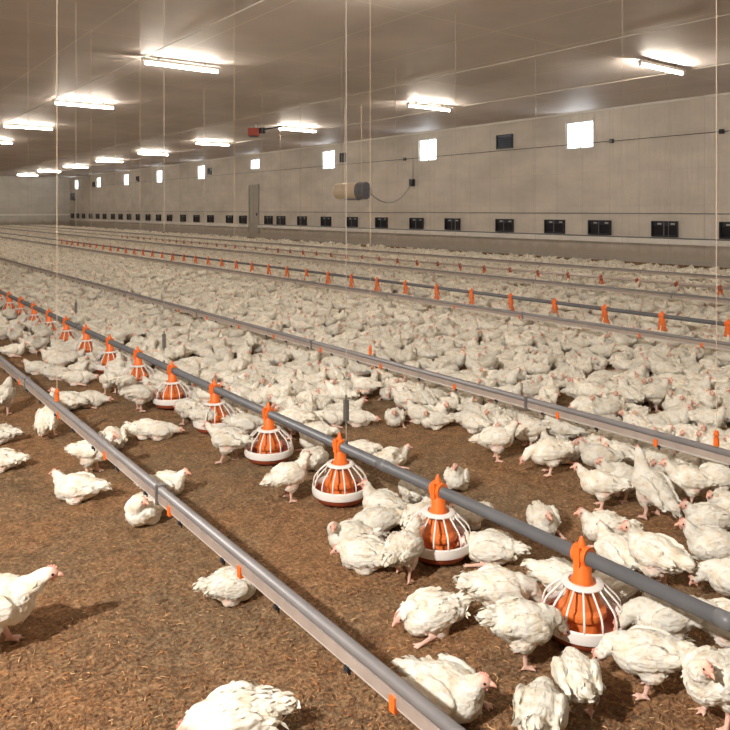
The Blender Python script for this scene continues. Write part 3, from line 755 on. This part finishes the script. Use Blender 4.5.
# birds the photo singles out: column, row of the ground contact, heading seen from the camera (0 right, 90 away), pose, size, what tells it apart
KEY = [
 (-4, 652, 14, 'walk', 1.30, 'large white chicken walking right at the left edge, foreground, casting a long shadow'),
 (232, 744, 196, 'sleep', 1.18, 'white chicken lying at the bottom edge, left of the nearest rail, tail to the right'),
 (448, 712, -38, 'sit', 1.15, 'white chicken sitting behind the nearest drinker line at the bottom, facing right'),
 (430, 630, 200, 'sleep', 1.10, 'white chicken crouching alone on the litter, head down to the left, between rail and feeders'),
 (523, 662, 14, 'peck', 1.10, 'white chicken standing left of the nearest feeder, head in its grill, strong shadow'),
 (500, 625, 8, 'peck', 1.10, 'white chicken just behind the one standing left of the nearest feeder'),
 (577, 714, 84, 'peck', .94, 'white chicken seen from behind directly in front of the nearest feeder'),
 (541, 752, 70, 'peck', .98, 'white chicken cut by the bottom edge in front of the nearest feeder'),
 (646, 692, 158, 'peck', 1.04, 'white chicken right of the nearest feeder, front one of two'),
 (664, 652, 174, 'peck', 1.08, 'white chicken right of the nearest feeder, rear one of two, under the pipe'),
 (715, 722, 205, 'back', 1.05, 'white chicken standing at the lower right corner with its head turned back'),
 (404, 578, 60, 'walk', .98, 'white chicken standing left of the second feeder, pecking through its grill'),
 (350, 550, 185, 'turn', 1.0, 'white chicken sitting leftmost in the heap between second and third feeders'),
 (364, 568, 165, 'sleep', 1.05, 'white chicken lying in front in the heap left of the second feeder'),
 (376, 533, 200, 'sleep', 1.0, 'white chicken lying in the middle of the heap left of the second feeder'),
 (383, 520, 178, 'upsit', 1.05, 'white chicken with raised head beside the third feeder, in the heap'),
 (414, 500, 100, 'sleep', 1.0, 'white chicken lying behind the heap just under the grey pipe'),
 (420, 530, 60, 'sit', 1.0, 'white chicken squeezed against the left side of the second feeder'),
 (490, 562, 160, 'sleep', 1.08, 'white chicken lying right of the second feeder, tail to lower right'),
 (468, 526, 215, 'sit', .95, 'white chicken behind the second feeder, half hidden by the pipe'),
 (457, 490, 255, 'upsit', .92, 'white chicken sitting alone on bare litter above the second feeder, facing the camera'),
 (393, 466, 12, 'sit', .88, 'white chicken sitting alone just beyond the pipe, right of the third feeder, facing right'),
 (360, 457, 180, 'sleep', .85, 'white chicken half hidden by the pipe right of the third feeder top'),
 (543, 532, 268, 'sit', 1.0, 'round white chicken sitting alone on litter beyond the pipe, facing the camera'),
 (497, 460, 8, 'stand', 1.05, 'white chicken standing on bare litter under the second drinker line, tail to the left'),
 (528, 448, 190, 'peck', 1.0, 'white chicken standing under the second drinker line, between two other standing ones'),
 (548, 474, 182, 'peck', 1.05, 'white chicken standing right of two others under the second drinker line, head low left'),
 (562, 448, 150, 'stand', 1.0, 'white chicken standing behind the right one of the trio under the second drinker line'),
 (600, 508, 172, 'stand', 1.0, 'white chicken facing left at the edge of the bare patch, right of the round one'),
 (605, 541, 175, 'sit', 1.05, 'white chicken sitting facing left, above the nearest feeder top'),
 (617, 566, 110, 'sit', 1.05, 'white chicken sitting just above the pipe right of the nearest feeder top'),
 (655, 588, 125, 'back', 1.12, 'large white chicken seen from behind just beyond the pipe at right, head turned'),
 (652, 518, 118, 'up', 1.15, 'white chicken standing tall with raised head among the birds at right'),
 (622, 500, 185, 'stand', 1.0, 'white chicken standing in the shade behind the tall one, to its left'),
 (598, 478, 182, 'stand', 1.0, 'white chicken facing left under the second drinker line at right, leftmost of its row'),
 (615, 486, 180, 'turn', 1.0, 'white chicken just behind the left-facing one in the right cluster'),
 (688, 504, 176, 'stand', 1.02, 'white chicken standing facing left, right of the tall one'),
 (718, 502, 5, 'stand', 1.05, 'plump white chicken near the right edge, tail to the left, under the rail'),
 (668, 482, 200, 'sit', .98, 'white chicken sitting under the second drinker line behind the tall one'),
 (690, 474, 20, 'sit', .98, 'white chicken sitting under the rail near the right edge, behind a standing one'),
 (722, 480, 160, 'sit', 1.0, 'white chicken sitting at the right edge directly under the rail'),
 (708, 532, 178, 'sit', 1.05, 'white chicken sitting facing left at the right edge, above a standing one'),
 (714, 578, 176, 'stand', 1.08, 'white chicken standing facing left at the right edge, with a reddish face'),
 (738, 612, 150, 'peck', 1.08, 'white chicken cut by the right edge beyond the pipe'),
 (560, 590, 330, 'sleep', .95, 'white chicken behind the nearest feeder to the left, only its back showing'),
 (610, 602, 200, 'sleep', .95, 'white chicken behind the nearest feeder to the right, under the pipe'),
 (289, 500, 38, 'stand', 1.02, 'white chicken standing left of the third feeder, facing the grill'),
 (228, 462, 163, 'walk', 1.08, 'white chicken standing in front of the fifth feeder, facing left'),
 (245, 442, 15, 'peck', 1.0, 'white chicken at the left side of the fourth feeder behind the pipe side birds'),
 (314, 468, 70, 'sleep', 1.0, 'white chicken lying between third and fourth feeders, tail towards the camera'),
 (338-25, 450, 150, 'sit', .95, 'white chicken sitting in the gap behind the third and fourth feeders'),
 (188, 424, 140, 'peck', 1.0, 'white chicken in front of the sixth feeder, head at the grill'),
 (205, 432, 20, 'peck', .95, 'white chicken between fifth and sixth feeders'),
 (140, 411, 42, 'peck', 1.08, 'white chicken left of the sixth feeder, tail down to the left'),
 (146, 437, 2, 'sleep', 1.0, 'white chicken lying at the left of a pair on the litter below the sixth feeder'),
 (160, 438, 20, 'sprawl', .95, 'white chicken lying at the right of a pair on the litter below the sixth feeder'),
 (110, 394, 130, 'peck', 1.0, 'white chicken at the seventh feeder, back to the camera'),
 (126, 396, 75, 'peck', .95, 'small white chicken at the seventh feeder, right of another'),
 (90, 406, -5, 'sprawl', 1.05, 'white chicken stretched out behind the nearest drinker line, head to the right'),
 (66, 410, 165, 'sit', 1.15, 'white chicken sitting behind the orange adjuster of the nearest drinker line, facing left'),
 (48, 437, 95, 'up', 1.0, 'white chicken standing upright in front of the nearest drinker line at left'),
 (112, 448, 120, 'sleep', 1.1, 'white chicken sitting behind the nearest drinker line, tail hidden by the rail'),
 (93, 474, 350, 'stand', 1.1, 'white chicken standing before the rail at left, tail up to the left'),
 (76, 500, 178, 'sit', 1.12, 'white chicken sitting on litter at left, facing left with pink face'),
 (166, 495, 0, 'sit', 1.0, 'white chicken sitting just behind the nearest rail, head showing to the right'),
 (145, 522, 250, 'turn', 1.1, 'white chicken sitting before the nearest rail with its head bent'),
 (233, 599, 15, 'sleep', .95, 'small white chicken lying half under the nearest drinker line'),
 (0, 470, 185, 'sit', 1.0, 'white chicken cut by the left edge, lower of three along it'),
 (-2, 443, 180, 'sleep', 1.0, 'white chicken cut by the left edge, middle one of three along it'),
 (2, 415, 95, 'stand', 1.15, 'white chicken standing at the left edge, upper one of three along it'),
 (36, 374, 185, 'sit', 1.0, 'white chicken lying leftmost of a trio behind the nearest rail, upper left'),
 (56, 379, 0, 'sleep', 1.0, 'white chicken lying in the middle of a trio behind the nearest rail, upper left'),
 (78, 384, 5, 'sprawl', 1.1, 'white chicken lying rightmost of a trio behind the nearest rail, upper left'),
 (14, 356, 10, 'sit', 1.05, 'white chicken sitting just behind the nearest rail at the left edge'),
 (395, 425, 262, 'sit', .95, 'round white chicken facing the camera at the left edge of the bare patch'),
 (434, 428, 190, 'turn', .95, 'white chicken lying at the upper edge of the bare patch, centre'),
 (330, 425, 0, 'sprawl', 1.0, 'white chicken lying left of the dark ratchet, front one'),
 (358, 425, 5, 'sprawl', .95, 'white chicken lying right of the dark ratchet, stretched to the right'),
 (312, 405, 180, 'sprawl', 1.05, 'white chicken stretched to the left in the heap left of the ratchet'),
]
placed = []
for (px, py, hd, pose, sc, lab) in KEY:
    X, Y = ground(px, py)
    put_chicken(X, Y, math.radians(hd-37.36), pose, sc, lab, 'foreground chickens', True); placed.append((X, Y))
# ---- the packed flock
def inpoly(p, poly):
    x, y = p; c = False; j = len(poly)-1
    for i in range(len(poly)):
        xi, yi = poly[i]; xj, yj = poly[j]
        if (yi > y) != (yj > y) and x < (xj-xi)*(y-yi)/(yj-yi)+xi: c = not c
        j = i
    return c
# litter left bare, as floor polygons (traced as seen, turned into floor metres)
def fp(*pts): return [ground(a, b_) for a, b_ in pts]
BARE = [fp((335, 440), (362, 410), (386, 398), (425, 432), (470, 434), (600, 500), (590, 600), (470, 570), (380, 470)),
        fp((598, 500), (640, 526), (680, 560), (660, 600), (560, 580)),
        fp((236, 415), (268, 432), (262, 440), (230, 425)), fp((360, 380), (378, 372), (388, 384), (372, 392)),
        fp((120, 344), (150, 338), (152, 346), (125, 352)), fp((648, 418), (668, 414), (664, 428), (650, 430)),
        fp((600, 372), (625, 374), (620, 384), (598, 380)), fp((284, 362), (300, 366), (292, 374), (280, 370))]
def density(X, Y):
    px, py, d = proj(X, Y)
    if X < F1X-.12:
        # birds between the nearest rail and the front feeders only at upper left
        if X > 1.55 and Y > 4.6 and py < 378 and py < 334+(px+10)*.5: return 1
        if X < 1.3 and Y > 9: return .4
        return 0
    if X > 20.6: return 0
    if X > 19.6: return .35
    for b_ in BARE:
        if inpoly((X, Y), b_): return 0
    if X < 4.2 and py > 440: return 0 if px < 590 else .75
    return .98
cands = []
st = .216
rows = int((20.7+1)/(st*.87))
for i in range(rows):
    X = -1+i*st*.87
    for j in range(int(86/st)):
        Y = -.5 + j*st + (i % 2)*st/2
        if Y > FAR-.6: continue
        x = X+random.uniform(-.05, .05); y = Y+random.uniform(-.06, .06)
        cx, d = cam_of(x, y)
        if d < 2.2: continue
        px, py, d = proj(x, y)
        if px < -25 or px > 760 or py > 760: continue
        g = 1.0
        if noise.noise(Vector((x*1.1, y*1.1, 4))) < -.33: g = .55
        if d > 16: g *= max(.42, 1-(d-16)/45)
        if random.random() > density(x, y)*g: continue
        cands.append((d, x, y))
grid = {}
def near(x, y, r, store):
    for (a, b_) in store:
        if (a-x)**2+(b_-y)**2 < r*r: return True
    return False
cands.sort(); flock = []
for d, x, y in cands:
    if d < 9 and near(x, y, .19, placed): continue
    if d < 12 and near(x, y, .20, [f for f in feeders if f[0] < 5]): continue
    if near(x, y, .09, [f for f in feeders if abs(f[0]-x) < .15]): continue
    flock.append((d, x, y))
n_ind = 300-len(KEY)
def zone_label(X, Y, pose, px):
    if X < F1X: z = 'before the front feeder row'
    elif X < 4.3: z = 'behind the front feeders'
    elif X < 7.9: z = 'beyond the second rail'
    else: z = 'beyond the third rail'
    z += ', ' + ('far left' if px < 120 else 'left half' if px < 346 else 'right of centre' if px < 560 else 'far right')
    return 'white chicken %s in the packed flock %s' % (POSE_TXT[pose], z), 'packed chickens ' + z
def pick_pose():
    u = random.random()
    return 'sit' if u < .38 else 'sleep' if u < .60 else 'turn' if u < .74 else 'upsit' if u < .82 else 'sprawl' if u < .90 else 'stand' if u < .96 else 'back'
for (d, x, y) in flock[:n_ind]:
    px, py, _ = proj(x, y); pose = pick_pose()
    lab, grp = zone_label(x, y, pose, px)
    put_chicken(x, y, random.uniform(0, 2*PI), pose, random.uniform(.9, 1.06), lab, grp + ' ' + POSE_TXT[pose], d < 7.5)
rest = flock[n_ind:]
# the remaining thousands: one mesh
def lod(voxel, leaves, poses):
    L_ = []
    for i, p in enumerate(poses):
        V, F, s, ft = chicken_geo(p, 50+i, voxel, leaves)
        L_.append((V.astype(np.float32), F, s))
    return L_
ps = ('sit', 'sleep', 'turn', 'upsit', 'sit', 'stand', 'sprawl', 'sleep')
LA = lod(.0105, 20, ps); LB = lod(.017, 0, ps)
def far_bird(seed):
    r = random.Random(seed); m = MB(); k = r.uniform(.06, .10)
    m.ell((0, 0, k), (.125, .085, .075), rotY(r.uniform(-.1, .2)), 8, 5); m.ell((.10, r.uniform(-.03, .03), k+.06), (.045, .032, .04), None, 6, 4)
    m.ell((-.12, 0, k+.03), (.06, .035, .02), rotY(.4), 6, 3)
    V = np.array([tuple(p) for p in m.v], np.float32)
    return (V, m.f, np.where(V[:, 0] > .13, .5, 0.0))
LC = [far_bird(i) for i in range(8)]
def flat(F):
    a = []; t_ = []
    for f in F: a += f; t_.append(len(f))
    return np.array(a, np.int32), np.array(t_, np.int32)
for Q in (LA, LB, LC):
    for i in range(len(Q)): Q[i] = (Q[i][0], *flat(Q[i][1]), Q[i][2])
VV = []; II = []; TT = []; RR = []; BB = []; off = 0
for (d, x, y) in rest:
    Q = LA if d < 11 else LB if d < 19 else LC
    V, I, T, s = Q[int(rng.integers(len(Q)))]
    a = rng.uniform(0, 2*PI); sc = rng.uniform(.88, 1.08)*(1+.22*min(1, max(0, d-16)/25)); c, sn = math.cos(a), math.sin(a)
    W = np.empty_like(V); W[:, 0] = (V[:, 0]*c - V[:, 1]*sn)*sc + x; W[:, 1] = (V[:, 0]*sn + V[:, 1]*c)*sc + y; W[:, 2] = V[:, 2]*sc
    VV.append(W); II.append(I+off); TT.append(T); RR.append(s); BB.append(np.full(len(V), rng.uniform(-.13, .09))); off += len(V)
VV = np.vstack(VV); II = np.concatenate(II); TT = np.concatenate(TT)
me = bpy.data.meshes.new('chicken_flock')
me.vertices.add(len(VV)); me.vertices.foreach_set('co', VV.ravel())
me.loops.add(len(II)); me.loops.foreach_set('vertex_index', II)
me.polygons.add(len(TT)); ls = np.concatenate([[0], np.cumsum(TT)[:-1]]).astype(np.int32)
me.polygons.foreach_set('loop_start', ls); me.polygons.foreach_set('use_smooth', np.ones(len(TT), bool))
me.update(calc_edges=True); set_tint(me, np.concatenate(RR), np.concatenate(BB)); me.materials.append(M['feathers'])
o = bpy.data.objects.new('chicken_flock', me); C.objects.link(o)
tag(o, 'dense white flock of chickens filling the floor from the middle distance to the far wall', 'chickens', None, 'stuff')
print('FLOCK', len(flock), 'verts', len(VV))

# ------------------------------------------------- wood shavings on the litter
def shavings():
    V = []; F = []; T = []
    n = 0
    while n < 32000:
        py = random.uniform(380, 760) if random.random() < .85 else random.uniform(340, 400); px = random.uniform(-20, 750)
        x, y = ground(px, py)
        if x > 5.5: continue
        n += 1
        ln = random.uniform(.008, .028) * (1.7 if random.random() < .06 else 1); wd = random.uniform(.0007, .0021)
        a = random.uniform(0, 2*PI); cu = random.uniform(-.8, .8); z = .002+random.uniform(0, .007); ti = random.uniform(-.2, .45)
        c = random.random()**1.9; b0 = len(V); X, Y = x, y
        hz = .012*noise.noise((x*3, y*3, 0))*.9
        for k in range(4):
            w = a+cu*k/3; nx, ny = -math.sin(w), math.cos(w)
            zz = hz + z + math.sin(k/3*PI)*ln*.18*abs(cu) + ti*ln*k/3*.35
            q = wd*(1 if 0 < k < 3 else .55)
            V += [(X-nx*q, Y-ny*q, zz), (X+nx*q, Y+ny*q, zz+wd*.5)]; T += [c, c]
            X += math.cos(w)*ln/3; Y += math.sin(w)*ln/3
        F += [(b0+2*k, b0+2*k+1, b0+2*k+3, b0+2*k+2) for k in range(3)]
    me = bpy.data.meshes.new('wood_shavings'); me.from_pydata(V, [], F); me.update(); set_tint(me, np.array(T)); me.materials.append(M['shavings'])
    o = bpy.data.objects.new('wood_shavings', me); C.objects.link(o)
    tag(o, 'reddish brown wood shavings scattered over the litter floor in the foreground', 'wood shavings', None, 'stuff')
shavings()

# ================================================================= LIGHT, CAMERA
wd_ = bpy.data.worlds.new('World'); SC.world = wd_; wd_.use_nodes = True
bg = wd_.node_tree.nodes['Background']; bg.inputs['Color'].default_value = (.86, .93, 1, 1); bg.inputs['Strength'].default_value = 6.0
def light(kind, name, loc, energy, color, **k):
    l = bpy.data.lights.new(name, kind); l.energy = energy; l.color = color
    for a, b_ in k.items(): setattr(l, a, b_)
    o = bpy.data.objects.new(name, l); C.objects.link(o); o.location = loc; return o
fx, fy = house(-3.4, -1.3)
s = light('SPOT', 'flash_lamp', (fx, fy, 4.7), 1900, (1, .96, .92), spot_size=math.radians(115), spot_blend=.6, shadow_soft_size=.10)
s.rotation_euler = (Vector((*house(2.5, 9.0), -.3)) - Vector((fx, fy, 4.7))).to_track_quat('-Z', 'Y').to_euler()

cam = bpy.data.cameras.new('camera'); co = bpy.data.objects.new('camera', cam); C.objects.link(co); SC.camera = co
co.location = (0, 0, H); co.rotation_euler = (PI/2, 0, -math.atan2(SA, CA))
cam.sensor_width = 36; cam.lens = 714/730*36; cam.shift_y = -155/730; cam.clip_end = 300; cam.clip_start = .05
SC.view_settings.view_transform = 'Standard'; SC.view_settings.look = 'None'; SC.view_settings.gamma = 1; SC.view_settings.exposure = 0.6
